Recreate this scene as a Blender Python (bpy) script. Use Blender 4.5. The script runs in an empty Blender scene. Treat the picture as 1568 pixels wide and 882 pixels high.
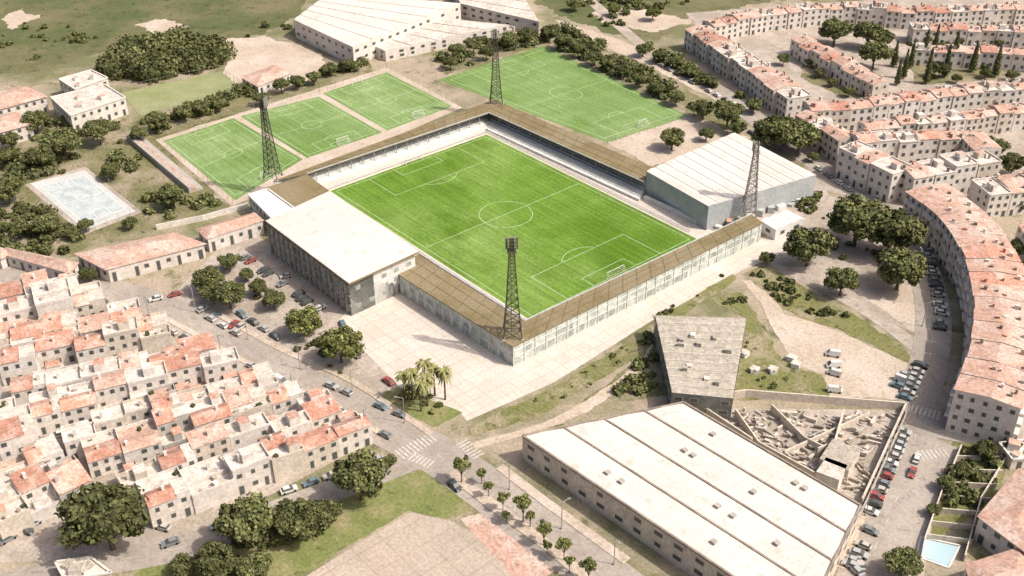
import bpy, bmesh, math, random
import numpy as np
from mathutils import Vector, Matrix
random.seed(7); np.random.seed(7)
S=bpy.context.scene; COL=S.collection
# ---------------------------------------------------------------- survey
# surveyed camera station (metres, origin = centre spot of the main pitch, X along the pitch)
F0=1694.11; CP=np.array([254.34,-212.24,181.79]); YAW,PIT,ROLL=2.4406,0.5685,-0.0103
fw=np.array([math.cos(YAW)*math.cos(PIT),math.sin(YAW)*math.cos(PIT),-math.sin(PIT)])
r_=np.array([fw[1],-fw[0],0.]); r_/=np.linalg.norm(r_); u_=np.cross(r_,fw)
RR=r_*math.cos(ROLL)+u_*math.sin(ROLL); UU=-r_*math.sin(ROLL)+u_*math.cos(ROLL)
def G(p,z=0.0):
    "aerial survey point -> plan position (x,y) in metres for a point at height z"
    d=fw+RR*(p[0]-784)/F0-UU*(p[1]-441)/F0
    t=(z-CP[2])/d[2]; q=CP+d*t
    return (float(q[0]),float(q[1]))
def SC(p,z=0.0):
    q=G(p,z); d=np.array([q[0],q[1],z])-CP
    return F0/float(d@fw)
cd=bpy.data.cameras.new("camera"); cam=bpy.data.objects.new("camera",cd); COL.objects.link(cam)
M=Matrix(((RR[0],UU[0],-fw[0],CP[0]),(RR[1],UU[1],-fw[1],CP[1]),(RR[2],UU[2],-fw[2],CP[2]),(0,0,0,1)))
cam.matrix_world=M; cd.sensor_width=36; cd.lens=36*F0/1568; cd.clip_start=1; cd.clip_end=20000; S.camera=cam
# ---------------------------------------------------------------- light
sd=Vector((0.84,0.53,0)).normalized(); el=math.radians(52)
sv=Vector((sd.x*math.cos(el),sd.y*math.cos(el),math.sin(el)))
ld=bpy.data.lights.new("sun","SUN"); ld.energy=3.9; ld.angle=math.radians(1.0); ld.color=(1,0.94,0.85)
lo=bpy.data.objects.new("sun",ld); COL.objects.link(lo); lo.rotation_euler=sv.to_track_quat('Z','Y').to_euler(); lo.location=(0,0,300)
w=bpy.data.worlds.new("World"); S.world=w; w.use_nodes=True; nt=w.node_tree
sky=nt.nodes.new("ShaderNodeTexSky"); sky.sky_type='NISHITA'; sky.sun_disc=False
sky.sun_elevation=el; sky.sun_rotation=math.atan2(sd.x,sd.y); sky.dust_density=7; sky.air_density=0.8
bg=nt.nodes["Background"]; bg.inputs[1].default_value=0.15; nt.links.new(sky.outputs[0],bg.inputs[0])
S.view_settings.view_transform='Standard'; S.view_settings.look='None'; S.view_settings.exposure=0
# ---------------------------------------------------------------- materials
MATS={}
def mat(name,c1,c2=None,scale=0.3,c3=None,scale3=0.04,fine=0.25,rough=0.9,lo_=0.4,hi_=0.62,attr=False,spec=0.2,obj=False,grid=None,spots=None):
    if name in MATS: return MATS[name]
    m=bpy.data.materials.new(name); m.use_nodes=True; n=m.node_tree.nodes; l=m.node_tree.links
    b=n["Principled BSDF"]; b.inputs["Roughness"].default_value=rough
    b.inputs["Specular IOR Level"].default_value=spec
    geo=n.new("ShaderNodeNewGeometry"); pos=geo.outputs["Position"]
    def noise(s,det=4):
        t=n.new("ShaderNodeTexNoise"); t.inputs["Scale"].default_value=s; t.inputs["Detail"].default_value=det
        t.inputs["Roughness"].default_value=0.65; l.new(pos,t.inputs["Vector"]); return t.outputs["Fac"]
    def ramp(src,a,bb):
        r=n.new("ShaderNodeMapRange"); r.inputs[1].default_value=a; r.inputs[2].default_value=bb; l.new(src,r.inputs[0]); return r.outputs[0]
    def mix(f,A,B,bt='MIX'):
        x=n.new("ShaderNodeMix"); x.data_type='RGBA'; x.blend_type=bt
        if hasattr(f,'links'): l.new(f,x.inputs[0])
        else: x.inputs[0].default_value=f
        for s,i in ((A,6),(B,7)):
            if hasattr(s,'links'): l.new(s,x.inputs[i])
            else: x.inputs[i].default_value=(*s,1)
        return x.outputs[2]
    def grey(src):
        vv=n.new("ShaderNodeCombineColor")
        for i in range(3): l.new(src,vv.inputs[i])
        return vv.outputs[0]
    col=c1
    if c2: col=mix(ramp(noise(scale),lo_,hi_),c1,c2)
    if c3: col=mix(ramp(noise(scale3,5),0.47,0.6),col,c3)
    if spots: col=mix(ramp(noise(spots[1],4),0.56,0.68),col,spots[0])
    if grid:
        bt=n.new("ShaderNodeTexBrick"); bt.offset=0; bt.inputs["Scale"].default_value=1; bt.inputs["Brick Width"].default_value=grid; bt.inputs["Row Height"].default_value=grid
        bt.inputs["Mortar Size"].default_value=0.16; bt.inputs["Color1"].default_value=(1,1,1,1); bt.inputs["Color2"].default_value=(.92,.92,.91,1); bt.inputs["Mortar"].default_value=(.82,.80,.78,1)
        l.new(pos,bt.inputs["Vector"]); col=mix(1.0,col,bt.outputs["Color"],'MULTIPLY')
    if fine:
        f=ramp(noise(1.3,6),0.28,0.72); v=n.new("ShaderNodeMapRange"); v.inputs[3].default_value=1-fine; v.inputs[4].default_value=1+fine*0.6
        l.new(f,v.inputs[0]); col=mix(1.0,col,grey(v.outputs[0]),'MULTIPLY')
    if obj:
        oi=n.new("ShaderNodeObjectInfo"); v=n.new("ShaderNodeMapRange"); v.inputs[3].default_value=0.78; v.inputs[4].default_value=1.2
        l.new(oi.outputs["Random"],v.inputs[0]); col=mix(1.0,col,grey(v.outputs[0]),'MULTIPLY')
    if attr:
        a=n.new("ShaderNodeAttribute"); a.attribute_name="shade"; col=mix(1.0,col,a.outputs["Color"],'MULTIPLY')
    if hasattr(col,'links'): l.new(col,b.inputs["Base Color"])
    else: b.inputs["Base Color"].default_value=(*col,1)
    MATS[name]=m; return m
EARTH=mat("dry_earth",(0.42,0.34,0.26),(0.33,0.28,0.195),0.05,(0.18,0.18,0.09),0.02,fine=.4,spots=((.15,.15,.07),.12))
FIELD=mat("field_grass",(0.10,0.12,0.045),(0.135,0.145,0.065),0.05,(0.20,0.175,0.095),0.014,fine=0.55,spots=((.06,.078,.03),.22))
SCRUB=mat("scrub_grass",(0.16,0.16,0.07),(0.23,0.205,0.11),0.12,(0.34,0.285,0.2),0.05,fine=0.55,spots=((.08,.09,.04),.25))
GRASS=mat("rough_grass",(0.165,0.175,0.06),(0.225,0.21,0.09),0.15,(0.33,0.28,0.18),0.08,fine=0.5,spots=((.09,.105,.04),.3))
LAWN=mat("lawn",(0.165,0.195,0.06),(0.23,0.235,0.095),0.15,(0.3,.26,.14),.06,fine=0.4,spots=((.1,.125,.04),.3))
DIRT=mat("bare_earth",(0.53,0.435,0.345),(0.45,0.365,0.285),0.2,(0.58,0.485,0.41),0.05,fine=.35,spots=((.4,.34,.24),.3))
PLAZA=mat("plaza_paving",(0.63,0.56,0.49),(0.57,0.50,0.43),0.12,(0.66,0.595,0.525),0.06,fine=0.2,grid=4.0)
PAVE=mat("pavement",(0.48,0.41,0.35),(0.40,0.34,0.285),0.2,(0.36,0.305,0.25),0.07,fine=.35,spots=((.30,.26,.21),.4))
ROAD=mat("asphalt_road",(0.37,0.32,0.275),(0.32,0.275,0.235),0.15,(0.41,0.36,0.31),0.05,fine=0.25,spots=((.28,.24,.205),.35))
YARD=mat("concrete_yard",(0.48,0.40,0.33),(0.43,0.355,0.29),0.1,(0.51,0.40,0.325),0.04,fine=.3,grid=7.0)
CONC=mat("concrete",(0.45,0.41,0.36),(0.37,0.34,0.30),0.4)
WHITE=mat("white_paint",(0.72,0.69,0.65),fine=0.1)
ZEB=mat("worn_road_paint",(0.60,0.56,0.51),(0.42,0.37,0.32),1.2,fine=0.2)
LINE=mat("pitch_line",(0.52,0.61,0.40),(0.38,0.48,0.24),0.4,fine=0.2)
TILE=mat("terracotta_tiles",(0.55,0.285,0.205),(0.46,0.235,0.165),0.5,(0.60,0.41,0.33),0.2,fine=0.45,obj=True,spots=((.36,.21,.16),.6))
TILE2=mat("pale_terracotta",(0.56,0.365,0.285),(0.48,0.30,0.23),0.35,(0.60,0.46,0.385),0.12,fine=0.45,spots=((.36,.25,.2),.5))
WALL=mat("rendered_wall",(0.72,0.66,0.60),(0.62,0.565,0.51),0.3,fine=0.25)
WALL2=mat("cream_wall",(0.66,0.58,0.49),(0.55,0.48,0.40),0.3,fine=0.3)
WALL3=mat("grey_wall",(0.50,0.46,0.42),(0.42,0.385,0.35),0.3,fine=0.3)
FLAT=mat("flat_roof",(0.64,0.57,0.50),(0.51,0.45,0.39),0.35,(0.69,0.62,0.56),0.1,fine=0.4,spots=((.40,.35,.3),.5))
FLATD=mat("weathered_roof",(0.47,0.42,0.35),(0.38,0.345,0.28),0.5,fine=0.45)
GLASS=mat("window_glass",(0.085,0.09,0.088),rough=0.25,spec=0.5,fine=0)
FRAME=mat("window_frame",(0.5,0.46,0.4),fine=0.1)
LROOF=mat("white_metal_roof",(0.66,0.60,0.545),(0.58,0.52,0.465),0.10,(0.68,0.62,0.57),0.05,fine=0.18,spots=((.56,.49,.425),.25))
SEAM=mat("roof_seam",(0.34,0.28,0.23),(0.22,0.18,0.15),0.2)
BROWN=mat("stand_roof",(0.235,0.185,0.10),(0.195,0.153,0.08),0.12,(0.26,0.21,0.13),0.05,fine=0.25)
BROWN2=mat("stand_roof_seam",(0.17,0.135,0.07),fine=0.2)
SEAT=mat("seats",(0.44,0.47,0.48),(0.52,0.54,0.54),0.6,fine=0.3)
SWALL=mat("stand_wall",(0.70,0.68,0.64),(0.60,0.59,0.55),0.4)
PANEL=mat("stand_facade_panels",(0.52,0.55,0.50),(0.64,0.65,0.60),0.3,(0.42,0.46,0.41),0.2,fine=0.4,rough=0.5)
PANEL2=mat("stand_glazing",(0.27,0.31,0.29),(0.42,0.46,0.43),0.5,fine=0.4,rough=0.35)
DARKF=mat("main_stand_facade",(0.15,0.155,0.14),(0.24,0.24,0.215),0.3)
STEEL=mat("tower_steel",(0.075,0.075,0.06),(0.12,0.11,0.085),0.3,rough=0.6)
STEEL2=mat("galvanised_steel",(0.36,0.33,0.29),(0.30,0.27,0.23),0.3,rough=0.6)
LAMPM=mat("lamp_housing",(0.28,0.28,0.25),rough=0.4,fine=0)
BLUEW=mat("hall_wall",(0.38,0.41,0.41),(0.45,0.47,0.46),0.3)
TRUNK=mat("bark",(0.15,0.11,0.075),(0.10,0.075,0.055),2)
LEAF=mat("leaves",(0.115,0.125,0.047),(0.155,0.16,0.068),0.35,fine=0.3,attr=True,obj=True,spec=0.1)
LEAFY=mat("leaves_bright",(0.15,0.17,0.05),(0.20,0.20,0.075),0.35,fine=0.3,attr=True,obj=True,spec=0.1)
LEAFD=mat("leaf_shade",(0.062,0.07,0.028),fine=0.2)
PALMM=mat("palm_fronds",(0.23,0.235,0.085),(0.32,0.30,0.13),1,fine=0.2)
TYRE=mat("tyre",(0.02,0.02,0.02),fine=0)
COURT=mat("court_surface",(0.56,0.55,0.52),(0.48,0.49,0.47),0.12,fine=0.2)
COURTB=mat("court_coating",(0.44,0.49,0.49),(0.54,0.56,0.54),0.12,(.38,.43,.43),.2,fine=0.2)
TCOURT=mat("worn_turf",(0.24,0.27,0.12),(0.31,0.31,0.17),0.08,fine=0.25)
WATER=mat("pool_water",(0.42,0.56,0.60),fine=0.05,rough=0.1,spec=0.5)
def turf(name,ca,cb,cc,cd_,ang,band,streak=(.80,1.2)):
    m=bpy.data.materials.new(name); m.use_nodes=True; n=m.node_tree.nodes; l=m.node_tree.links
    b=n["Principled BSDF"]; b.inputs["Roughness"].default_value=0.9; b.inputs["Specular IOR Level"].default_value=0.15
    g=n.new("ShaderNodeNewGeometry"); mp=n.new("ShaderNodeMapping"); mp.inputs["Rotation"].default_value=(0,0,ang); l.new(g.outputs["Position"],mp.inputs[0])
    sx=n.new("ShaderNodeSeparateXYZ"); l.new(mp.outputs[0],sx.inputs[0])
    a=n.new("ShaderNodeMath"); a.operation='MULTIPLY'; a.inputs[1].default_value=2*math.pi/band; l.new(sx.outputs[0],a.inputs[0])
    s=n.new("ShaderNodeMath"); s.operation='SINE'; l.new(a.outputs[0],s.inputs[0])
    st=n.new("ShaderNodeMapRange"); st.inputs[1].default_value=-0.35; st.inputs[2].default_value=0.35; l.new(s.outputs[0],st.inputs[0])
    mx=n.new("ShaderNodeMix"); mx.data_type='RGBA'; mx.inputs[6].default_value=(*ca,1); mx.inputs[7].default_value=(*cb,1); l.new(st.outputs[0],mx.inputs[0])
    cur=mx.outputs[2]
    for sc,lo2,hi2,c,off in ((0.017,.46,.66,cc,0),(0.024,.45,.62,cd_,50)):
        mo=n.new("ShaderNodeMapping"); mo.inputs["Location"].default_value=(off,off,0); l.new(g.outputs["Position"],mo.inputs[0])
        t=n.new("ShaderNodeTexNoise"); t.inputs["Scale"].default_value=sc; t.inputs["Detail"].default_value=6; t.inputs["Roughness"].default_value=.6; l.new(mo.outputs[0],t.inputs[0])
        tr=n.new("ShaderNodeMapRange"); tr.inputs[1].default_value=lo2; tr.inputs[2].default_value=hi2; l.new(t.outputs[0],tr.inputs[0])
        m2=n.new("ShaderNodeMix"); m2.data_type='RGBA'; l.new(tr.outputs[0],m2.inputs[0]); l.new(cur,m2.inputs[6]); m2.inputs[7].default_value=(*c,1); cur=m2.outputs[2]
    for sc_,rot in (((0.05,1.3,1),0.6),((1.6,1.6,1),0)):
        mp2=n.new("ShaderNodeMapping"); mp2.inputs["Scale"].default_value=sc_; mp2.inputs["Rotation"].default_value=(0,0,rot); l.new(g.outputs["Position"],mp2.inputs[0])
        t2=n.new("ShaderNodeTexNoise"); t2.inputs["Scale"].default_value=0.6; t2.inputs["Detail"].default_value=5; l.new(mp2.outputs[0],t2.inputs[0])
        v=n.new("ShaderNodeMapRange"); v.inputs[1].default_value=0.3; v.inputs[2].default_value=0.7; v.inputs[3].default_value=streak[0]; v.inputs[4].default_value=streak[1]; l.new(t2.outputs[0],v.inputs[0])
        vv=n.new("ShaderNodeCombineColor")
        for i in range(3): l.new(v.outputs[0],vv.inputs[i])
        m3=n.new("ShaderNodeMix"); m3.data_type='RGBA'; m3.blend_type='MULTIPLY'; m3.inputs[0].default_value=1; l.new(cur,m3.inputs[6]); l.new(vv.outputs[0],m3.inputs[7]); cur=m3.outputs[2]
    l.new(cur,b.inputs["Base Color"]); return m
TURF=turf("main_turf",(0.120,0.215,0.028),(0.130,0.228,0.032),(0.20,0.295,0.075),(.085,.165,.014),0,11.7)
TURF2=turf("training_turf",(0.175,0.265,0.09),(0.19,0.28,0.10),(0.28,0.355,0.17),(.14,.225,.06),0.2,9)
# ---------------------------------------------------------------- mesh builder
class MB:
    def __init__(s): s.v=[]; s.f=[]; s.m=[]; s.mats=[]
    def mi(s,m):
        if m not in s.mats: s.mats.append(m)
        return s.mats.index(m)
    def face(s,pts,m):
        i=len(s.v); s.v+= [tuple(p) for p in pts]; s.f.append(tuple(range(i,i+len(pts)))); s.m.append(s.mi(m))
    def prism(s,poly,z0,z1,ms,mt=None,bottom=False):
        n=len(poly); a=sum(poly[i][0]*poly[(i+1)%n][1]-poly[(i+1)%n][0]*poly[i][1] for i in range(n))
        zt=list(z1) if hasattr(z1,'__len__') else [z1]*n
        if a<0: poly=poly[::-1]; zt=zt[::-1]
        for i in range(n):
            p,q=poly[i],poly[(i+1)%n]
            s.face([(p[0],p[1],z0),(q[0],q[1],z0),(q[0],q[1],zt[(i+1)%n]),(p[0],p[1],zt[i])],ms)
        s.face([(poly[i][0],poly[i][1],zt[i]) for i in range(n)],mt or ms)
        if bottom: s.face([(p[0],p[1],z0) for p in poly[::-1]],ms)
    def box(s,c,sz,ang=0,m=None,mt=None):
        "c = base centre"
        ca,sa=math.cos(ang),math.sin(ang); hx,hy=sz[0]/2,sz[1]/2
        poly=[(c[0]+x*ca-y*sa,c[1]+x*sa+y*ca) for x,y in ((-hx,-hy),(hx,-hy),(hx,hy),(-hx,hy))]
        s.prism(poly,c[2],c[2]+sz[2],m,mt,True)
    def beam(s,a,b,t,m):
        a=Vector(a); b=Vector(b); d=(b-a).normalized(); u=d.cross(Vector((0,0,1)))
        if u.length<0.1: u=Vector((1,0,0))
        u.normalize(); v=d.cross(u); t/=2
        A=[a+u*t*x+v*t*y for x,y in ((-1,-1),(1,-1),(1,1),(-1,1))]; B=[p+(b-a) for p in A]
        for i in range(4): j=(i+1)%4; s.face([A[i],A[j],B[j],B[i]],m)
        s.face(A[::-1],m); s.face(B,m)
    def windows(s,p,q,z0,z1,floors,step=3.2,w=1.3,h=1.3,gm=None,off=0.05,door=False,skip=0.08):
        "windows on wall p->q, outward normal to the right of p->q"
        dx,dy=q[0]-p[0],q[1]-p[1]; L=math.hypot(dx,dy)
        if L<step*0.7: return
        dx/=L; dy/=L; nx,ny=dy,-dx; n=max(1,int(L/step)); fh=(z1-z0)/floors
        for k in range(floors):
            for i in range(n):
                if random.random()<skip: continue
                t=(i+.5)*L/n+random.uniform(-.2,.2); zc=z0+fh*(k+.55); ww=w*random.uniform(.8,1.2)/2; hh=h/2
                zb=zc-hh
                if door and k==0 and i%2==0: zb=z0+0.05
                for (e,o,mm,zz0,zz1) in ((0.14,off*.5,FRAME,zb-.12,zc+hh+.12),(0,off,gm or GLASS,zb,zc+hh)):
                    a=t-ww-e; b=t+ww+e
                    s.face([(p[0]+dx*a+nx*o,p[1]+dy*a+ny*o,zz0),(p[0]+dx*b+nx*o,p[1]+dy*b+ny*o,zz0),(p[0]+dx*b+nx*o,p[1]+dy*b+ny*o,zz1),(p[0]+dx*a+nx*o,p[1]+dy*a+ny*o,zz1)],mm)
    def obj(s,name,loc=None,rot=0):
        me=bpy.data.meshes.new(name); me.from_pydata(s.v,[],s.f); me.polygons.foreach_set("material_index",s.m)
        for m in s.mats: me.materials.append(m)
        me.update(); o=bpy.data.objects.new(name,me); COL.objects.link(o)
        if loc: o.location=loc; o.rotation_euler=(0,0,rot)
        return o
def inst(name,me,loc,rot=0,sc=1,scz=None):
    o=bpy.data.objects.new(name,me); o.location=loc; o.rotation_euler=(0,0,rot); o.scale=(sc,sc,scz or sc); COL.objects.link(o); return o
def lerp(a,b,t): return tuple(a[i]+(b[i]-a[i])*t for i in range(len(a)))
def bil(q,u,v):
    "q=[p00,p10,p11,p01]"
    return lerp(lerp(q[0],q[1],u),lerp(q[3],q[2],u),v)
def smooth(pts,step=4.0):
    P=[np.array(p,float) for p in pts]; P=[2*P[0]-P[1]]+P+[2*P[-1]-P[-2]]; out=[]
    for i in range(1,len(P)-2):
        a,b,c,d=P[i-1:i+3]; n=max(1,int(np.linalg.norm(c-b)/step))
        for k in range(n):
            t=k/n; out.append(tuple(0.5*((2*b)+(-a+c)*t+(2*a-5*b+4*c-d)*t*t+(-a+3*b-3*c+d)*t**3)))
    out.append(tuple(P[-2])); return out
def offs(line,d):
    out=[]
    for i,p in enumerate(line):
        a=line[max(0,i-1)]; b=line[min(len(line)-1,i+1)]; dx,dy=b[0]-a[0],b[1]-a[1]; L=math.hypot(dx,dy) or 1
        out.append((p[0]+dy/L*d,p[1]-dx/L*d))
    return out
# ---------------------------------------------------------------- ground
mb=MB(); R=6000
mb.face([(-R,-R,0),(R,-R,0),(R,R,0),(-R,R,0)],EARTH); mb.obj("ground")
def zone(name,pts,m,layer,jag=0.0,world=False):
    P=pts if world else [G(p) for p in pts]
    if jag:
        Q=[]
        for i,p in enumerate(P):
            q=P[(i+1)%len(P)]; L=math.hypot(q[0]-p[0],q[1]-p[1]); n=max(1,min(90,int(L/1.6))); ph=random.random()*6
            for k in range(n):
                t=k/n; j=jag*(.6*math.sin(ph+k*.55)+random.uniform(-.6,.6)); dx,dy=(q[0]-p[0])/L,(q[1]-p[1])/L
                Q.append((p[0]+(q[0]-p[0])*t+dy*j,p[1]+(q[1]-p[1])*t-dx*j))
        P=Q
    a=sum(P[i][0]*P[(i+1)%len(P)][1]-P[(i+1)%len(P)][0]*P[i][1] for i in range(len(P)))
    if a<0: P=P[::-1]
    b=MB(); b.face([(x,y,0.012*layer) for x,y in P],m); return b.obj(name)
zone("field",[(-500,-200),(640,-200),(450,28),(400,55),(330,60),(250,55),(180,72),(60,110),(-500,150)],FIELD,1,2)
zone("field",[(760,-200),(1700,-200),(1700,-20),(1330,0),(1190,0),(1060,25),(1010,62),(930,50),(860,25),(815,0)],FIELD,1,2)
zone("scrub",[(-400,180),(60,165),(90,200),(190,185),(215,178),(370,140),(560,95),(575,108),(245,212),(350,318),(240,352),(110,395),(-400,400)],SCRUB,1,1.2)
zone("bare_ground",[(205,38),(245,28),(290,40),(240,52)],DIRT,2,2)
zone("bare_ground",[(0,30),(30,15),(60,25),(20,45)],DIRT,2,2)
zone("bare_ground",[(900,20),(960,10),(1040,25),(1060,35),(1000,48),(940,40)],DIRT,2,2)
zone("bare_ground",[(165,80),(200,65),(270,58),(330,62),(400,55),(480,75),(510,105),(430,140),(350,125),(340,85),(260,75)],DIRT,2,1.5)
zone("scrub",[(670,80),(720,60),(830,62),(850,40),(1000,110),(1150,190),(1130,205),(1060,175),(835,68),(680,115)],SCRUB,2,1)
zone("bare_ground",[(850,30),(930,55),(1000,80),(1100,130),(1200,200),(1180,205),(1090,150),(980,95),(900,60)],DIRT,3,.8)
zone("bare_ground",[(930,218),(1055,178),(1130,205),(1150,210),(1000,255)],DIRT,2,.8)
zone("plaza",[(520,490),(535,470),(600,432),(780,553),(1172,362),(1215,345),(1240,352),(1185,395),(1140,412),(1000,490),(850,585),(715,645),(705,632),(612,592),(560,540)],PLAZA,4)
zone("plaza",[(1083,347),(1100,310),(1250,262),(1270,300),(1215,345),(1172,362),(1090,355)],PAVE,3)
zone("grass_verge",[(718,655),(850,590),(985,512),(1000,492),(1120,420),(1128,428),(1010,505),(985,545),(900,590),(830,635),(725,668)],GRASS,5,.5)
zone("grass_bank",[(1142,415),(1170,408),(1235,440),(1300,478),(1385,530),(1405,558),(1375,548),(1290,508),(1210,480),(1160,455)],GRASS,5,.8)
zone("grass_bank",[(1085,455),(1135,448),(1160,480),(1190,540),(1215,560),(1262,575),(1270,608),(1118,612),(1140,488)],GRASS,5,.8)
zone("grass_bank",[(895,612),(985,545),(1000,480),(1025,605),(935,615),(890,625)],SCRUB,6,.7)
zone("path",smooth([G(p) for p in ((720,678),(850,640),(960,570),(1000,525))])+smooth([G(p) for p in ((1000,532),(965,583),(880,640),(730,688))]),DIRT,7,0.3,world=True)
zone("path",smooth([G(p) for p in ((1135,430),(1165,465),(1200,530),(1260,570))])+smooth([G(p) for p in ((1300,560),(1230,520),(1190,465),(1150,430))]),DIRT,7,0.3,world=True)
zone("sandy_lot",[(1170,470),(1290,510),(1405,562),(1385,612),(1270,608),(1262,575),(1215,555)],DIRT,4,.6)
zone("park_ground",[(1180,380),(1270,300),(1400,340),(1420,400),(1410,515),(1300,460),(1200,420)],PAVE,3,.4)
zone("park_ground",[(1300,440),(1345,425),(1405,440),(1410,515)],DIRT,4,.3)
zone("lawn",[(590,600),(610,593),(708,632),(665,655),(582,612)],LAWN,6,.2)
zone("lawn",[(210,860),(330,820),(440,780),(520,735),(600,705),(640,712),(728,778),(690,795),(625,782),(560,820),(480,872),(440,890),(200,900)],LAWN,4,.4)
zone("paved_yard",[(470,882),(560,825),(630,785),(690,798),(765,840),(830,885),(860,950),(400,950)],YARD,5)
zone("bare_ground",[(705,795),(745,785),(860,870),(800,900)],TILE2,6,.3)
zone("car_park",[(250,465),(330,385),(395,360),(535,475),(612,592),(585,612),(560,610),(420,540),(300,490)],PAVE,3)
zone("garden",[(1460,675),(1568,668),(1510,780),(1420,830),(1430,740)],GRASS,4,.3)
zone("quarter_paving",[(-200,420),(0,408),(230,470),(600,660),(240,850),(130,860),(-200,860)],PAVE,2)
zone("quarter_paving",[(1050,20),(1400,-5),(1650,0),(1650,300),(1400,330),(1260,290)],PAVE,2)
zone("garden",[(1240,62),(1345,118),(1350,148),(1290,150),(1225,118)],SCRUB,3,.8)
zone("garden",[(1390,55),(1560,60),(1560,70),(1400,66)],SCRUB,3,.5)
zone("garden",[(1395,88),(1560,92),(1560,120),(1400,130)],SCRUB,3,.8)
def road(name,pts,w_,layer=8,m=ROAD,centre=True):
    L=smooth([G(p) for p in pts]); a=offs(L,w_/2); b=offs(L,-w_/2); z=0.012*layer; B=MB()
    for i in range(len(L)-1):
        B.face([(*a[i],z),(*a[i+1],z),(*b[i+1],z),(*b[i],z)],m)
        if centre and i%2==0: 
            p,q=L[i],lerp(L[i],L[i+1],.7); dx,dy=q[0]-p[0],q[1]-p[1]; D=math.hypot(dx,dy); nx,ny=dy/D*.07,-dx/D*.07
            B.face([(p[0]+nx,p[1]+ny,z+.012),(q[0]+nx,q[1]+ny,z+.012),(q[0]-nx,q[1]-ny,z+.012),(p[0]-nx,p[1]-ny,z+.012)],ZEB)
    B.obj(name)
def pavement(pts,w_,h=0.13+.1,m=CONC):
    L=smooth([G(p) for p in pts]); a=offs(L,w_/2); b=offs(L,-w_/2); B=MB()
    B.prism(a+b[::-1],0,h,CONC,DIRT); B.obj("pavement")
road("main_road",[(-120,375),(60,424),(200,455),(330,515),(470,592),(600,660),(670,697),(740,745),(860,835),(1000,940)],13)
road("side_street",[(655,694),(560,732),(440,778),(280,838),(120,868),(0,900)],8,9)
road("side_street",[(-100,560),(0,612),(100,700),(205,790),(250,845)],5,7,centre=False)
road("crescent_road",[(1000,85),(1100,140),(1200,215),(1250,250),(1305,285),(1365,335),(1408,400),(1428,470),(1425,540),(1408,610),(1400,680),(1375,760),(1320,882),(1290,960)],10,10)
road("east_road",[(1400,645),(1480,660),(1568,662),(1700,660)],10,11)
road("lane",[(1450,680),(1420,740),(1400,830),(1385,930)],6,9,centre=False)
road("park_lane",[(1180,398),(1260,440),(1330,478),(1415,540)],5,6,centre=False,m=PAVE)
road("lane",[(880,-20),(1000,85)],6,9,centre=False,m=PAVE)
pavement([(240,480),(350,540),(480,610),(600,672)],1.8)
pavement([(330,480),(430,535),(540,585),(660,665)],1.8)
pavement([(690,725),(760,778),(850,845),(900,890)],3.0)
pavement([(765,715),(830,765),(960,860)],2.5)
pavement([(1375,640),(1345,730),(1285,870)],2)
def zebra(c,d,n=7,L=5,w_=.5,z=.15):
    c=G(c); B=MB(); ang=math.radians(d); ux,uy=math.cos(ang),math.sin(ang)
    for i in range(n):
        t=(i-n/2)*w_*2.2; x,y=c[0]+ux*t,c[1]+uy*t; px,py=-uy*L/2,ux*L/2; a,b=ux*w_/2,uy*w_/2
        B.face([(x-a-px,y-b-py,z),(x+a-px,y+b-py,z),(x+a+px,y+b+py,z),(x-a+px,y-b+py,z)],ZEB)
    B.obj("zebra_crossing")
zebra((640,682),90,10,4); zebra((722,690),0,7,3.5); zebra((648,707),15,6,3); zebra((1432,695),60,7,3.5); zebra((1420,632),20,7,3.5)
# ---------------------------------------------------------------- pitches
def linework(B,q,L,W,z,lw=0.17,boxes=True,circ=True,m=LINE,pen=16.5,pw=20.16,cr=9.15):
    def P(x,y): return bil(q,x/L+.5,y/W+.5)
    def seg(a,b):
        a=P(*a); b=P(*b); dx,dy=b[0]-a[0],b[1]-a[1]; D=math.hypot(dx,dy) or 1; nx,ny=dy/D*lw/2,-dx/D*lw/2
        B.face([(a[0]+nx,a[1]+ny,z),(b[0]+nx,b[1]+ny,z),(b[0]-nx,b[1]-ny,z),(a[0]-nx,a[1]-ny,z)],m)
    def poly(ps):
        for i in range(len(ps)-1): seg(ps[i],ps[i+1])
    x,y=L/2,W/2
    poly([(-x,-y),(x,-y),(x,y),(-x,y),(-x,-y)]); seg((0,-y),(0,y))
    if circ:
        poly([(cr*math.cos(t),cr*math.sin(t)) for t in np.linspace(0,2*math.pi,41)])
    if boxes:
        for s in (-1,1):
            poly([(s*x,-pw),(s*(x-pen),-pw),(s*(x-pen),pw),(s*x,pw)])
            poly([(s*x,-pw*.45),(s*(x-pen/3),-pw*.45),(s*(x-pen/3),pw*.45),(s*x,pw*.45)])
            poly([(s*(x-pen*.667-cr*math.cos(t)),cr*math.sin(t)) for t in np.linspace(-.93,.93,9)])
def goal(x,y,ang,wd=7.3,hh=2.44):
    B=MB()
    for s in (-1,1):
        B.beam((0,s*wd/2,0),(0,s*wd/2,hh),.13,WHITE); B.beam((0,s*wd/2,hh),(1.6,s*wd/2,0.05),.06,WHITE)
    B.beam((0,-wd/2,hh),(0,wd/2,hh),.13,WHITE); B.beam((1.6,-wd/2,.05),(1.6,wd/2,.05),.06,WHITE)
    for i in range(13):
        yy=-wd/2+wd*i/12; B.beam((0,yy,hh),(1.6,yy,0.05),.02,WHITE)
    for i in range(1,5): B.beam((1.6*i/5,-wd/2,hh*(1-i/5)),(1.6*i/5,wd/2,hh*(1-i/5)),.02,WHITE)
    B.obj("football_goal",(x,y,.08),ang)
zone("stadium_apron",[(-64,-44),(66,-44),(66,44),(-64,44)],PLAZA,5,world=True)
zone("football_pitch",[(-54.2,-36),(54.6,-36),(54.6,36),(-54.2,36)],TURF,6,world=True)
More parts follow.
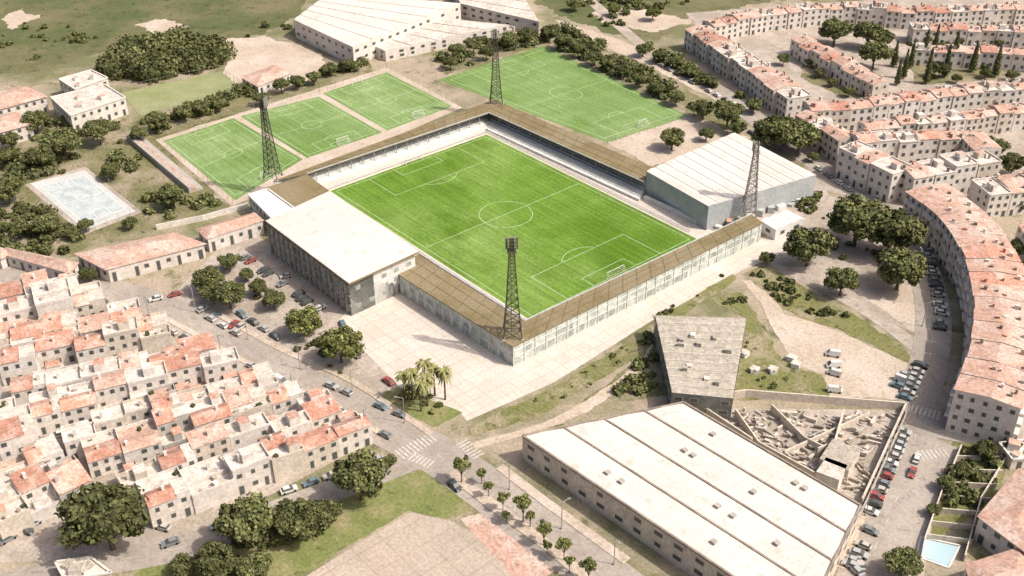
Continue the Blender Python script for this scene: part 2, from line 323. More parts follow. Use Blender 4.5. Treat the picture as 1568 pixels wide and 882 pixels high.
B=MB(); q=[(-52.6,-34.2),(52.6,-34.2),(52.6,34.2),(-52.6,34.2)]; linework(B,q,105.2,68.4,0.09,lw=.2); B.obj("pitch_markings")
goal(52.6,0,0); goal(-52.6,0,math.pi)
zone("training_ground_paths",[(238,214),(592,103),(708,165),(355,316)],DIRT,3)
for qp in ([(250,216),(358,181),(464,244),(360,307)],[(368,178),(488,148),(585,203),(470,242)],[(494,143),(592,111),(693,163),(593,200)],[(672,122),(833,70),(1055,178),(930,218)]):
    Q=[G(p) for p in qp]
    q=[Q[0],Q[3],Q[2],Q[1]]
    zone("training_pitch",q,TURF2,6,world=True)
    L=math.dist(q[0],q[1]); W=math.dist(q[0],q[3]); qq=[bil(q,a,b) for a,b in ((.04,.05),(.96,.05),(.96,.95),(.04,.95))]
    B=MB(); linework(B,qq,L,W,.09,lw=.2,pen=min(16.5,L*.16),pw=min(20,W*.3),cr=min(9.15,W*.13)); B.obj("pitch_markings")
    for u,a in ((.04,math.pi),(.96,0)):
        p=bil(q,u,.5); d=math.atan2(q[1][1]-q[0][1],q[1][0]-q[0][0]); goal(p[0],p[1],d+a,5)
def fence(pts,h=3,m=STEEL2,step=4,world=False,rails=(1,)):
    P=pts if world else [G(p) for p in pts]; B=MB()
    for i in range(len(P)-1):
        a,b=P[i],P[i+1]; n=max(1,int(math.dist(a,b)/step))
        for k in range(n+1): c=lerp(a,b,k/n); B.beam((*c,0),(*c,h),.08,m)
        for r in rails: B.beam((*a,h*r),(*b,h*r),.05,m)
    B.obj("fence")
fence([(244,214),(359,177),(490,143),(592,106),(702,164)]); fence([(244,214),(357,313)])
fence([(668,120),(833,66),(1062,178),(930,222)],3)
zone("court_apron",[(38,283),(130,255),(218,325),(128,360)],PAVE,4)
q=[G(p) for p in ((46,281),(130,261),(208,324),(130,352))]; zone("sports_court",q,COURT,6,world=True)
qq=[bil(q,a,b) for a,b in ((.12,.12),(.12,.88),(.88,.88),(.88,.12))]; zone("sports_court",qq,COURTB,8,world=True)
B=MB(); linework(B,[bil(q,a,b) for a,b in ((.1,.1),(.1,.9),(.9,.9),(.9,.1))],28,15,.12,lw=.25,pen=5,pw=2.5,cr=2,m=WHITE); B.obj("court_markings")
fence([(38,283),(130,255),(218,325),(128,360),(38,283)],3)
q=[G(p) for p in ((186,142),(335,110),(372,136),(215,178))]; zone("worn_pitch",q,TCOURT,6,world=True)
fence([(186,142),(335,110),(372,136),(215,178),(186,142)],3)
Q=[G(p) for p in ((195,215),(215,208),(312,290),(290,296))]; B=MB()
for k in range(4):
    a,b=k/4,(k+1)/4
    B.prism([lerp(Q[0],Q[1],a),lerp(Q[3],Q[2],a),lerp(Q[3],Q[2],b),lerp(Q[0],Q[1],b)],0,2.2-.5*k,TILE2 if k==1 else CONC)
B.obj("concrete_steps")
# ---------------------------------------------------------------- stadium stands
def stand(i0,i1,o0,o1,h=7,facade=PANEL,name="covered_stand",roof=BROWN,rows=9,fwd=0.0,ends=(False,False)):
    I0,I1,O0,O1=[G(p,h) for p in (i0,i1,o0,o1)]; B=MB()
    B.prism([I0,I1,O1,O0],h-.35,h,roof,roof,True)
    a0,a1=lerp(O0,I0,.03),lerp(O1,I1,.03); b0,b1=lerp(O0,I0,.06),lerp(O1,I1,.06)
    B.prism([a0,a1,b1,b0],0,h-.36,facade)
    cx=((I0[0]+I1[0])/2,(I0[1]+I1[1])/2); dx,dy=O1[0]-O0[0],O1[1]-O0[1]; L=math.hypot(dx,dy); dx/=L; dy/=L
    nx,ny=dy,-dx
    if nx*(O0[0]-cx[0])+ny*(O0[1]-cx[1])<0: nx,ny=-nx,-ny
    ang=math.atan2(dy,dx)
    for k in range(int(L/4)+1):
        c=lerp(a0,a1,min(1,k*4/L)); B.box((c[0]+nx*.1,c[1]+ny*.1,0),(.22,.25,h-.37),ang,SWALL)
    for k in range(1,int(L/6)):
        t=k*6/L; B.beam((*lerp(lerp(I0,I1,t),lerp(O0,O1,t),.04),h+.02),(*lerp(lerp(I0,I1,t),lerp(O0,O1,t),.97),h+.02),.14,BROWN2)
    for s_ in (.33,.66): B.beam((*lerp(I0,O0,s_),h+.02),(*lerp(I1,O1,s_),h+.02),.12,BROWN2)
    for zz in (2.6,4.8):
        if zz<h-.8: 
            c=lerp(a0,a1,.5); B.box((c[0]+nx*.06,c[1]+ny*.06,zz),(L*.99,.16,.2),ang,SWALL)
    k=0
    while k*4+3<L:
        for z0,z1 in ((.4,2.4),(2.9,min(4.7,h-.8))):
            if random.random()<.6:
                p=lerp(a0,a1,(k*4+random.uniform(.3,1))/L); q=lerp(a0,a1,(k*4+random.uniform(2,3.6))/L)
                B.face([(p[0]+nx*.04,p[1]+ny*.04,z0),(q[0]+nx*.04,q[1]+ny*.04,z0),(q[0]+nx*.04,q[1]+ny*.04,z1),(p[0]+nx*.04,p[1]+ny*.04,z1)],PANEL2)
        k+=1
    for k in range(rows):
        u0=-fwd+(.90+fwd)*k/rows; u1=-fwd+(.90+fwd)*(k+1)/rows; z=.9+(h-3.2)*k/rows
        B.prism([lerp(I0,O0,u0),lerp(I1,O1,u0),lerp(I1,O1,u1),lerp(I0,O0,u1)],0,z,SWALL,SWALL if u1<.12 else SEAT)
    n=max(2,int(L/6))
    for k in range(n+1):
        c=lerp(lerp(I0,I1,k/n),lerp(O0,O1,k/n),.1); B.beam((*c,1),(*c,h-.36),.2,STEEL2)
    B.beam((*lerp(I0,O0,.01),h+.12),(*lerp(I1,O1,.01),h+.12),.26,SEAT)
    for sgn,(ee,I,O,I_,O_) in zip(ends,(( 0,I0,O0,I1,O1),(1,I1,O1,I0,O0))):
        if sgn:
            P=[lerp(I,I_,.002),lerp(O,O_,.002),lerp(O,O_,.006),lerp(I,I_,.006)]; B.prism([lerp(P[0],P[1],.1),lerp(P[0],P[1],.93),lerp(P[3],P[2],.93),lerp(P[3],P[2],.1)],0,h-.37,SWALL)
    return B.obj(name)
C1o,C1i=(757,152),(748,173); C2o,C2i=(785,531),(803,491)
stand((470,266),C1i,(418,277),C1o,5.6,fwd=.28)
stand(C1i,(985,279),C1o,(1000,257),5.6,fwd=.34)
stand(C2i,(1150,328),C2o,(1168,341),6.8,ends=(False,True))
stand((642,388),C2i,(600,414),C2o,6.8,ends=(True,False))
B=MB(); Q=[G(p,6) for p in ((408,287),(470,267),(507,294),(455,320))]; B.prism(Q,0,5.6,SWALL); B.prism(Q,5.62,6,BROWN,BROWN,True); B.obj("stand_corner_block")
B=MB(); Q=[G(p,7) for p in ((380,298),(410,289),(450,318),(418,336))]; B.prism(Q,0,6.7,SWALL,WHITE)
for i in range(4):
    p,q_=Q[i],Q[(i+1)%4]; B.beam((*p,7),(*q_,7),.4,WHITE)
B.windows(Q[0],Q[3],0.5,6.5,2,3); B.windows(Q[3],Q[2],0.5,6.5,2,3); B.obj("ticket_building")
# main stand
H=12; Q=[G(p,H) for p in ((406,338),(505,292),(641,385),(534,434))]
B=MB(); cx=sum(p[0] for p in Q)/4; cy=sum(p[1] for p in Q)/4
ins=[lerp(p,(cx,cy),.035) for p in Q]
B.prism(Q,H-.7,H,BROWN,LROOF,True)
B.prism([lerp(p,(cx,cy),.01) for p in Q],H,H+.12,WHITE,LROOF)
for k in range(1,14): B.beam((*lerp(lerp(Q[0],Q[3],k/14),lerp(Q[1],Q[2],k/14),.02),H+.12),(*lerp(lerp(Q[0],Q[3],k/14),lerp(Q[1],Q[2],k/14),.98),H+.12),.07,FLAT)
B.prism([ins[0],ins[3],lerp(ins[3],ins[2],.35),lerp(ins[0],ins[1],.35)],0,H-.72,DARKF)
for k in range(9):
    u0,u1=.35+.62*k/9,.35+.62*(k+1)/9; z=1.3+(8-k)*.75
    B.prism([lerp(ins[0],ins[1],u0),lerp(ins[3],ins[2],u0),lerp(ins[3],ins[2],u1),lerp(ins[0],ins[1],u1)],0,z,SWALL,SEAT)
L=math.dist(ins[0],ins[3]); ang=math.atan2(ins[3][1]-ins[0][1],ins[3][0]-ins[0][0]); nx,ny=math.sin(ang),-math.cos(ang)
for k in range(int(L/3)+1):
    c=lerp(ins[0],ins[3],min(1,k*3/L)); B.box((c[0]+nx*.2,c[1]+ny*.2,0),(.3,.5,H-.75),ang,FLATD)
for zz in (0,3.4,6.8,10.2):
    c=lerp(ins[0],ins[3],.5); B.box((c[0]+nx*.12,c[1]+ny*.12,zz),(L,.3,.35),ang,FLATD)
B.windows(ins[0],ins[3],.5,10,3,3,2,2,skip=.2,gm=PANEL2)
p,q_=ins[3],lerp(ins[3],ins[2],.98); B.prism([p,q_,lerp(q_,ins[1],.02),lerp(p,ins[0],.02)],0,H-.74,SWALL); B.windows(lerp(p,q_,.02),q_,1,10,3,4,1.6,1.2,skip=.3,off=.12,gm=PANEL2)
B.obj("main_stand")
B=MB(); a=G((985,306)); b=G((1084,352)); B.prism([a,b,(b[0],b[1]+1.2),(a[0],a[1]+1.2)],0,1.5,SWALL); B.obj("perimeter_wall")
B=MB()
for a,b in (((-55.5,-37.4),(-55.5,37.2)),((-55.5,37.4),(50,37.4)),((56,-37),(56,37)),((-20,-37.6),(55,-37.6))): B.beam((*a,.55),(*b,.55),.18,SWALL); B.beam((*a,.9),(*b,.9),.1,SEAT)
B.obj("pitch_barrier")
# ---------------------------------------------------------------- floodlight towers
def tower(base,top,steel,zb=0.0,wb=5.0,nam="floodlight_tower",th=1.0):
    x,y=G(base,zb)
    best=min(np.arange(15,60,.5),key=lambda h:abs((441-F0*((np.array([x,y,h])-CP)@UU)/((np.array([x,y,h])-CP)@fw))-top[1]))
    Hh=float(best); B=MB(); wt=1.2; n=13
    def lv(t): 
        wd=(wb+(wt-wb)*min(1,t*1.05)**.7)/2; z=zb+(Hh-zb)*t; return [(sx*wd,sy*wd,z) for sx,sy in ((-1,-1),(1,-1),(1,1),(-1,1))]
    ts=[1-(1-i/n)**1.15 for i in range(n+1)]
    for i in range(n):
        A,C=lv(ts[i]),lv(ts[i+1])
        for k in range(4):
            j=(k+1)%4; B.beam(A[k],C[k],.26*th,steel); B.beam(A[k],C[j],.13*th,steel); B.beam(A[j],C[k],.13*th,steel); B.beam(C[k],C[j],.13*th,steel)
    hz=Hh-3.2
    B.box((0,0,hz-.3),(2.4,2.4,.15),0,steel)
    for r in range(4):
        B.beam((-1.6,-.9,hz+r*.9),(1.6,-.9,hz+r*.9),.12,steel)
        for k in range(4): B.box((-1.25+k*.84,-1.1,hz+.1+r*.9),(.55,.35,.55),0,LAMPM)
    for s in (-1.6,0,1.6): B.beam((s,-.9,hz-.3),(s,-.9,hz+3.4),.12,steel)
    for k in range(4): A=lv(0)[k]; B.box((A[0],A[1],0 if zb<1 else zb-.3),(.8,.8,.5),0,CONC)
    B.beam((0.3,0.3,zb),(0.3,0.3,Hh-1),.14,steel)
    B.obj(nam,(x,y,0),math.atan2(-y,-x)+math.pi/2)
tower((418,271),(403,150),STEEL,zb=6.2); tower((760,156),(753,45),STEEL,zb=5.7); tower((1145,341),(1150,217),STEEL2,zb=0,wb=5.5,th=1.1); tower((785,512),(777,367),STEEL,zb=6.9,wb=5.2)
# ---------------------------------------------------------------- large halls
def roofquad(name,px,h,wallm,roofm,ribs=0,ribdir=0,seam=SEAM,ribw=.25,floors=2,wstep=5,gable=0,wind=True,parapet=None,panels=0):
    Q=[G(p,h) for p in px]; a=sum(Q[i][0]*Q[(i+1)%4][1]-Q[(i+1)%4][0]*Q[i][1] for i in range(4)); B=MB()
    B.prism(Q,0,h-.3,wallm)
    if ribs:
        A0,A1,B0,B1=(Q[0],Q[1],Q[3],Q[2]) if ribdir==0 else (Q[0],Q[3],Q[1],Q[2])
        for i in range(ribs):
            t0,tm,t1=i/ribs,(i+.5)/ribs,(i+1)/ribs
            p0,pm,p1=[lerp(A0,A1,t) for t in (t0,tm,t1)]; q0,qm,q1=[lerp(B0,B1,t) for t in (t0,tm,t1)]
            g=gable
            B.face([(*p0,h),(*pm,h+g),(*qm,h+g),(*q0,h)],roofm); B.face([(*pm,h+g),(*p1,h),(*q1,h),(*qm,h+g)],roofm)
            B.face([(*p0,h-.3),(*p1,h-.3),(*p1,h),(*pm,h+g),(*p0,h)],wallm); B.face([(*q0,h-.3),(*q1,h-.3),(*q1,h),(*qm,h+g),(*q0,h)],wallm)
            if i: B.beam((*p0,h+.05),(*q0,h+.05),ribw,seam)
            for k in range(1,panels):
                t=k/panels; a_,b_,c_=lerp(p0,q0,t),lerp(pm,qm,t),lerp(p1,q1,t)
                B.beam((*a_,h+.03),(*b_,h+g+.03),.06,FLAT); B.beam((*b_,h+g+.03),(*c_,h+.03),.06,FLAT)
            if panels and random.random()<.9:
                for _ in range(3):
                    c=lerp(pm,qm,random.uniform(.1,.9)); B.box((*c,h+g-.1),(1.2,1.2,.7),0,CONC)
        for p,q_ in ((A0,B0),(A1,B1)): B.face([(*p,h-.3),(*q_,h-.3),(*q_,h),(*p,h)],wallm)
    else: B.prism(Q,h-.29,h,wallm,roofm)
    if parapet:
        for i in range(4): B.beam((*Q[i],h+.15),(*Q[(i+1)%4],h+.15),.5,parapet)
    if wind:
        for i in range(4):
            p,q_=Q[i],Q[(i+1)%4]
            if a<0: p,q_=q_,p
            B.windows(p,q_,.5,h-.5,floors,wstep,2.0,1.2,skip=.15)
    return B.obj(name)
roofquad("sports_hall",[(990,262),(1125,203),(1250,268),(1085,316)],9,BLUEW,LROOF,10,0,seam=WHITE,ribw=.35,gable=.3,floors=1,wind=False)
B=MB()
for i in range(9):
    p=lerp(G((1100,350)),G((1240,305)),i/9); B.box((*p,0),(random.uniform(2,4),random.uniform(1.5,2.5),random.uniform(.8,2.6)),random.uniform(0,3),random.choice([WHITE,BLUEW,TILE2,CONC]))
B.obj("market_stalls")
roofquad("factory_hall",[(800,668),(1047,617),(1318,775),(1229,955)],7.5,WALL2,LROOF,4,0,gable=.3,ribw=.45,floors=2,wstep=5.5,parapet=SEAM,panels=16)
roofquad("warehouse",[(450,30),(505,-12),(705,5),(540,72)],9,WALL,LROOF,6,0,gable=.2,seam=FLAT,ribw=.3)
roofquad("warehouse",[(705,5),(690,-25),(790,-25),(825,33)],7,WALL,FLAT,4,0,gable=.3,seam=FLATD,ribw=.3)
roofquad("warehouse",[(555,62),(680,28),(780,38),(590,78)],5,WALL,FLAT,5,0,gable=.4,seam=FLATD,ribw=.3)
B=MB()
for i in range(22):
    p=bil([G(p) for p in ((560,80),(760,45),(825,45),(600,95))],random.random(),random.random()); B.box((*p,0),(random.uniform(2,6),random.uniform(2,4),random.uniform(1,4)),random.uniform(0,1.5),random.choice([WALL,FLAT,CONC,TILE2]))
B.obj("works_yard_sheds")
roofquad("workshop_building",[(1003,483),(1143,487),(1122,610),(1029,601)],7,DARKF,FLATD,10,1,gable=.35,seam=FLAT,ribw=.25,floors=2,wstep=3.2)
B=MB()
for i in range(10):
    c=bil([G(p,7.4) for p in ((1003,483),(1143,487),(1122,610),(1029,601))],random.uniform(.15,.85),random.uniform(.1,.9))
    B.box((*c,7.2),(random.uniform(.8,2),random.uniform(.8,2),random.uniform(.4,1.2)),.6,random.choice([CONC,WALL,FLATD]))
B.obj("rooftop_units")
roofquad("entrance_pavilion",[(1165,338),(1205,322),(1232,335),(1188,352)],4,WHITE,WHITE,3,0,gable=.6,seam=WHITE,floors=1)
# ruined works
def wallline(B,pts,h,t=.4,m=WALL2,z=0):
    P=[G(p) for p in pts]
    for i in range(len(P)-1):
        a,b=P[i],P[i+1]; L=math.dist(a,b); ang=math.atan2(b[1]-a[1],b[0]-a[0]); c=lerp(a,b,.5); B.box((c[0],c[1],z),(L,t,h),ang,m)
B=MB()
wallline(B,[(1055,622),(1140,608),(1385,628),(1318,775)],2.5)
wallline(B,[(1125,640),(1160,690),(1250,740)],3); wallline(B,[(1180,630),(1230,680),(1300,715)],2.5); wallline(B,[(1290,640),(1275,690),(1250,700)],3); wallline(B,[(1075,635),(1150,685)],3); wallline(B,[(1200,700),(1330,640)],2)
B.obj("ruined_walls")
zone("yard_floor",[(1060,625),(1385,628),(1318,775)],PAVE,5)
B=MB(); QQ=[G(p) for p in ((1070,630),(1375,635),(1318,765),(1200,700))]
for i in range(260):
    c=bil(QQ,random.random(),random.random()); k=random.random()
    B.box((*c,random.uniform(0,.8)),(random.uniform(1,5) if k<.5 else random.uniform(.4,2),random.uniform(.2,.8),random.uniform(.2,1.0)),random.uniform(-.3,.3)+random.choice([0,1.57,.7]),random.choice([CONC,WALL2,FLATD,SEAM,FLAT,FLATD]))
B.obj("rubble")
roofquad("storage_shed",[(1275,672),(1318,688),(1300,720),(1255,702)],4,WALL2,FLATD,0,floors=1)
roofquad("storage_shed",[(1265,700),(1298,712),(1285,735),(1250,722)],4,WALL,FLAT,0,floors=1)
# ---------------------------------------------------------------- houses
def row_house(c,ang,wd,dp,h,kind):
    B=MB(); rm=random.choice([TILE,TILE,TILE,TILE2]); wm=random.choices([WALL,WALL2,WALL3],[7,2,1])[0]
    f=random.uniform(.48,.70); y0=-dp/2; y1=-dp/2+dp*f
    if random.random()<.5: y0,y1=dp/2-dp*f,dp/2
    hx=wd/2-.03
    B.prism([(-hx,y0),(hx,y0),(hx,y1),(-hx,y1)],0,h,wm,FLAT)
    g=random.uniform(.7,1.5); ym=(y0+y1)/2; o=.25
    if kind<.70:
        xs=[(-hx,hx)] if random.random()<.6 else [(-hx,random.uniform(-.2,.5)*hx)]
        for xa,xb in xs:
            if random.random()<.6:
                B.face([(xa,y0-o,h+.02),(xb,y0-o,h+.02),(xb,ym,h+g),(xa,ym,h+g)],rm); B.face([(xa,ym,h+g),(xb,ym,h+g),(xb,y1+o,h+.02),(xa,y1+o,h+.02)],rm)
                for s in (xa,xb): B.face([(s,y0,h),(s,y1,h),(s,ym,h+g-.02)],wm)
            else:
                B.face([(xa,y0-o,h+.1),(xb,y0-o,h+.1),(xb,y1+o,h+g),(xa,y1+o,h+g)],rm)
                for s in (xa,xb): B.face([(s,y0,h),(s,y1,h),(s,y1,h+g-.02),(s,y0,h+.08)],wm)
                B.face([(xa,y1,h),(xb,y1,h),(xb,y1,h+g-.02),(xa,y1,h+g-.02)],wm)
            if xb<hx: B.box(((xb+hx)/2,y0+.12,h),(hx-xb,.2,.8),0,wm); B.box(((xb+hx)/2,y1-.12,h),(hx-xb,.2,.8),0,wm)
    else:
        for a,b in (((-hx,y0),(hx,y0)),((hx,y0),(hx,y1)),((hx,y1),(-hx,y1)),((-hx,y1),(-hx,y0))): 
            c_=lerp(a,b,.5); B.box((*c_,h),(math.dist(a,b),.22,.8),math.atan2(b[1]-a[1],b[0]-a[0]),wm)
        if random.random()<.7: B.box((random.uniform(-1,1),ym,h),(2.8,3,2.4),0,wm,random.choice([FLAT,rm]))
    ty0,ty1=(y1,dp/2) if y0<=-dp/2+.01 else (-dp/2,y0)
    h2=random.choice([3.1,3.1,h-.4,h-.4,0.2])
    if ty1-ty0>.6:
        B.prism([(-hx,ty0),(hx,ty0),(hx,ty1),(-hx,ty1)],0,h2,wm,random.choice([FLAT,FLAT,FLAT,TILE2]))
        ye=ty1 if ty1>y1-.01 else ty0
        for a,b in (((-hx,ye),(hx,ye)),((-hx,ty0),(-hx,ty1)),((hx,ty0),(hx,ty1))):
            c_=lerp(a,b,.5); B.box((*c_,h2),(math.dist(a,b),.2,1.0 if h2>1 else 2),math.atan2(b[1]-a[1],b[0]-a[0]),wm)
        if random.random()<.55:
            bw=random.uniform(1.8,4); bx=random.uniform(-hx+bw/2,hx-bw/2); by=(ty0+ty1)/2; bd=random.uniform(1.6,min(3.2,ty1-ty0)); bh=random.uniform(1.9,2.6)
            B.box((bx,by,h2),(bw,bd,bh),0,wm,FLAT)
            if random.random()<.6: B.face([(bx-bw/2-.1,by-bd/2-.1,h2+bh+.05),(bx+bw/2+.1,by-bd/2-.1,h2+bh+.05),(bx+bw/2+.1,by+bd/2+.1,h2+bh+.5),(bx-bw/2-.1,by+bd/2+.1,h2+bh+.5)],rm)
        for _ in range(random.randint(0,4)): B.box((random.uniform(-hx+.6,hx-.6),random.uniform(ty0+.6,ty1-.6),h2),(random.uniform(.4,1.4),random.uniform(.4,1.2),random.uniform(.4,1.2)),random.random(),random.choice([CONC,SEAM,WHITE,FLATD,LEAFD]))
    B.box((random.uniform(-hx+.6,hx-.6),ym+random.uniform(-.8,.8),h),(.7,.7,g+1),0,wm)
    fl=max(1,int(round(h/3)))
    B.windows((-hx,y0),(hx,y0),0,h,fl,2.6,1.1,1.2,door=True); B.windows((hx,y1),(-hx,y1),0,h,fl,2.6,1.1,1.2,door=True)
    B.windows((hx,y0),(hx,y1),0,h,fl,3.5,.9,1.1,skip=.3); B.windows((-hx,y1),(-hx,y0),0,h,fl,3.5,.9,1.1,skip=.3)
    return B.obj("row_house",(c[0],c[1],0),ang)
STREET=[]; YARDS=[]
def block(px,rows,gap=3.5,width=7.6,h=6):
    "rows stacked from px0->px1 direction; houses run px0->px3"
    Q=[G(p,0) for p in px]; D=(math.dist(Q[0],Q[1])+math.dist(Q[3],Q[2]))/2
    rd=(D-gap*(rows-1))/rows
    for r in range(rows):
        a=(r*(rd+gap))/D; b=(r*(rd+gap)+rd)/D
        if r: STREET.append((lerp(Q[0],Q[1],a-gap/D*.35),lerp(Q[3],Q[2],a-gap/D*.35)))
        for half in (0,1):
            u0=a+(b-a)*half/2; u1=a+(b-a)*(half+1)/2; um=(u0+u1)/2
            s=lerp(Q[0],Q[1],um); e=lerp(Q[3],Q[2],um); L=math.dist(s,e); ang=math.atan2(e[1]-s[1],e[0]-s[0])
            ws=[]; 
            while sum(ws)<L-4: ws.append(width*random.uniform(.78,1.3))
            f=L/sum(ws); x=0; base=h+random.uniform(-.4,.4)
            for wd in ws:
                wd*=f; c=lerp(s,e,(x+wd/2)/L); x+=wd; jit=random.uniform(-.8,.8)
                if random.random()<.05: YARDS.append(c); continue
                hh=base+random.choice([-.6,-.3,0,0,.3,.8,1.4,2.6 if random.random()<.3 else .2])
                row_house((c[0]+jit*math.sin(ang),c[1]-jit*math.cos(ang)),ang,wd,(u1-u0)*D,hh,random.random())
block([(10,612),(245,808),(578,672),(318,548)],3,gap=4.5)
block([(-150,505),(-20,592),(285,530),(105,440)],2,gap=5)
block([(-220,700),(-30,850),(150,758),(20,640)],2,gap=4)
block([(-330,760),(-150,900),(-60,860),(-240,715)],2)
def building(name,px,h,roof='hip',wm=WALL,rm=TILE2,floors=2,wstep=3.2,g=1.6):
    Q=[G(p,h) for p in px]; a=sum(Q[i][0]*Q[(i+1)%4][1]-Q[(i+1)%4][0]*Q[i][1] for i in range(4))
    if a<0: Q=[Q[0],Q[3],Q[2],Q[1]]
    B=MB(); B.prism(Q,0,h,wm,FLAT)
    for i in range(4): B.windows(Q[i],Q[(i+1)%4],0,h,floors,wstep,1.2,1.3,door=True)
    c=lerp(lerp(Q[0],Q[2],.5),lerp(Q[1],Q[3],.5),.5)
    if roof=='hip':
        E=[lerp(c,p,1.06) for p in Q]; l01=math.dist(Q[0],Q[1]); l12=math.dist(Q[1],Q[2])
        if l01<l12: E=E[1:]+E[:1]; l01,l12=l12,l01
        t=min(.45,l12/l01/2); m0=lerp(E[0],E[3],.5); m1=lerp(E[1],E[2],.5); r0,r1=lerp(m0,m1,t),lerp(m1,m0,t); z=h+.02
        B.face([(*E[0],z),(*E[1],z),(*r1,z+g),(*r0,z+g)],rm); B.face([(*E[2],z),(*E[3],z),(*r0,z+g),(*r1,z+g)],rm)
        B.face([(*E[3],z),(*E[0],z),(*r0,z+g)],rm); B.face([(*E[1],z),(*E[2],z),(*r1,z+g)],rm)
        B.face([(*p,z-.01) for p in E[::-1]],wm)
    else:
        for i in range(4): B.beam((*Q[i],h+.3),(*Q[(i+1)%4],h+.3),.5,wm)
        for k in range(3): B.box((*lerp(c,Q[k],random.uniform(.2,.6)),h),(random.uniform(1.5,3),random.uniform(1.5,3),random.uniform(.8,2.2)),random.random(),wm,rm)
    return B.obj(name)
building("clubhouse",[(118,388),(262,357),(312,374),(165,412)],5,floors=1,rm=TILE2)
building("clubhouse",[(303,350),(388,326),(402,338),(318,366)],5,floors=1,rm=TILE2)
building("long_shed",[(0,388),(12,380),(118,402),(104,418)],4,floors=1)
building("shed",[(-90,372),(-60,360),(20,385),(0,396)],4,floors=1)
building("apartment_house",[(78,150),(160,130),(192,150),(108,178)],7,roof='flat')
building("apartment_house",[(90,122),(140,108),(165,120),(115,138)],7,roof='flat')
building("apartment_house",[(-60,150),(40,133),(70,148),(-20,172)],7)
building("apartment_house",[(-40,185),(25,172),(48,190),(-20,208)],6)
building("farm_house",[(370,118),(420,100),(445,112),(395,132)],4,floors=1)
building("detached_house",[(1500,790),(1560,720),(1640,760),(1580,850)],7)
building("detached_house",[(1480,865),(1560,840),(1610,900),(1500,930)],6)
building("garden_shed",[(85,862),(140,855),(170,878),(100,890)],3,floors=1,roof='flat',rm=FLATD)
building("garage",[(1530,680),(1568,675),(1600,700),(1550,705)],3,floors=1,roof='flat')
def terrace(name,pts,wd,h,floors,rm=TILE2,unit=6.5,g=1.2,step=2.6,roofmix=.75,balc=False,vary=.7,flatm=FLAT):
    L=smooth([G(p,h) for p in pts],unit); B=MB()
    a=offs(L,wd/2); b=offs(L,-wd/2)
    for i in range(len(L)-1):
        dh=random.uniform(-vary,vary); e=.015; rmm=rm if random.random()<.75 else random.choice([TILE,rm])
        wm=random.choices([WALL,WALL2],[4,1])[0]
        A0,A1=lerp(a[i],a[i+1],e),lerp(a[i],a[i+1],1-e); B0,B1=lerp(b[i],b[i+1],e),lerp(b[i],b[i+1],1-e); hh=h+dh
        ja,jb=random.uniform(-.09,.09)*min(1,vary*1.4),random.uniform(-.09,.09)*min(1,vary*1.4)
        A0,A1,B0,B1=lerp(A0,B0,ja),lerp(A1,B1,ja),lerp(B0,A0,jb),lerp(B1,A1,jb)
        B.prism([A0,A1,B1,B0],0,hh,wm,flatm)
        if random.random()<roofmix:
            s=random.uniform(.4,.6); M0,M1=lerp(A0,B0,s),lerp(A1,B1,s); o=.03
            X0,X1,Y0,Y1=lerp(A0,B0,-o),lerp(A1,B1,-o),lerp(B0,A0,-o),lerp(B1,A1,-o)
            B.face([(*X0,hh+.05),(*X1,hh+.05),(*M1,hh+g),(*M0,hh+g)],rmm); B.face([(*M0,hh+g),(*M1,hh+g),(*Y1,hh+.05),(*Y0,hh+.05)],rmm)
            for P,Q_,M_ in ((A0,B0,M0),(A1,B1,M1)): B.face([(*P,hh),(*Q_,hh),(*M_,hh+g-.02)],wm)
        else:
            for P,Q_ in ((A0,A1),(A1,B1),(B1,B0),(B0,A0)): B.beam((*P,hh+.3),(*Q_,hh+.3),.35,wm)
            c=bil([A0,A1,B1,B0],random.uniform(.3,.7),random.uniform(.3,.7)); B.box((*c,hh),(2.6,2.6,2.0),math.atan2(A1[1]-A0[1],A1[0]-A0[0]),wm,random.choice([flatm,rm]))
        for _ in range(3):
            c=bil([A0,A1,B1,B0],random.uniform(.1,.9),random.uniform(.1,.9)); B.box((*c,hh),(random.uniform(.5,1.2),random.uniform(.5,1),g+random.uniform(.2,1.0)),.3,random.choice([wm,CONC,SEAM,TILE]))
        for P,Q_ in ((A0,A1),(B1,B0)):
            B.windows(P,Q_,0,hh,floors,step,1.2,1.3,door=True,skip=.04)
            if balc:
                dx,dy=Q_[0]-P[0],Q_[1]-P[1]; D=math.hypot(dx,dy); nx,ny=dy/D,-dx/D
                for k in range(1,floors):
                    c=lerp(P,Q_,.5); B.box((c[0]+nx*.55,c[1]+ny*.55,k*hh/floors-.1),(D*.55,1.1,1.0),math.atan2(dy,dx),wm)
        if i==0: B.windows(B0,A0,0,hh,floors,3,1.1,1.2)
        if i==len(L)-2: B.windows(A1,B1,0,hh,floors,3,1.1,1.2)
    return B.obj(name)
terrace("curved_apartment_block",[(1418,286),(1472,326),(1512,380),(1534,440),(1540,500),(1530,560),(1512,612)],15,13,4,rm=TILE2,balc=True,g=.9,roofmix=1,vary=.15,flatm=TILE2)
terrace("terraced_houses",[(1500,285),(1570,277),(1660,265)],11,9,3)
terrace("terraced_houses",[(1590,345),(1640,420),(1660,500)],11,9,3)
terrace("terraced_houses",[(1068,42),(1112,72),(1160,105),(1222,148)],11,9,3,roofmix=.9)
terrace("terraced_houses",[(1085,35),(1180,18),(1290,8),(1400,15),(1480,12),(1600,8)],9,8,3)
terrace("terraced_houses",[(1222,58),(1285,92),(1350,128)],9,7,2,roofmix=.9)
terrace("terraced_houses",[(1235,165),(1330,158),(1450,140),(1600,128)],9,9,3)
terrace("terraced_houses",[(1230,172),(1270,195),(1300,215)],9,9,3)
terrace("terraced_houses",[(1320,192),(1420,182),(1500,172),(1620,160)],8,8,3)
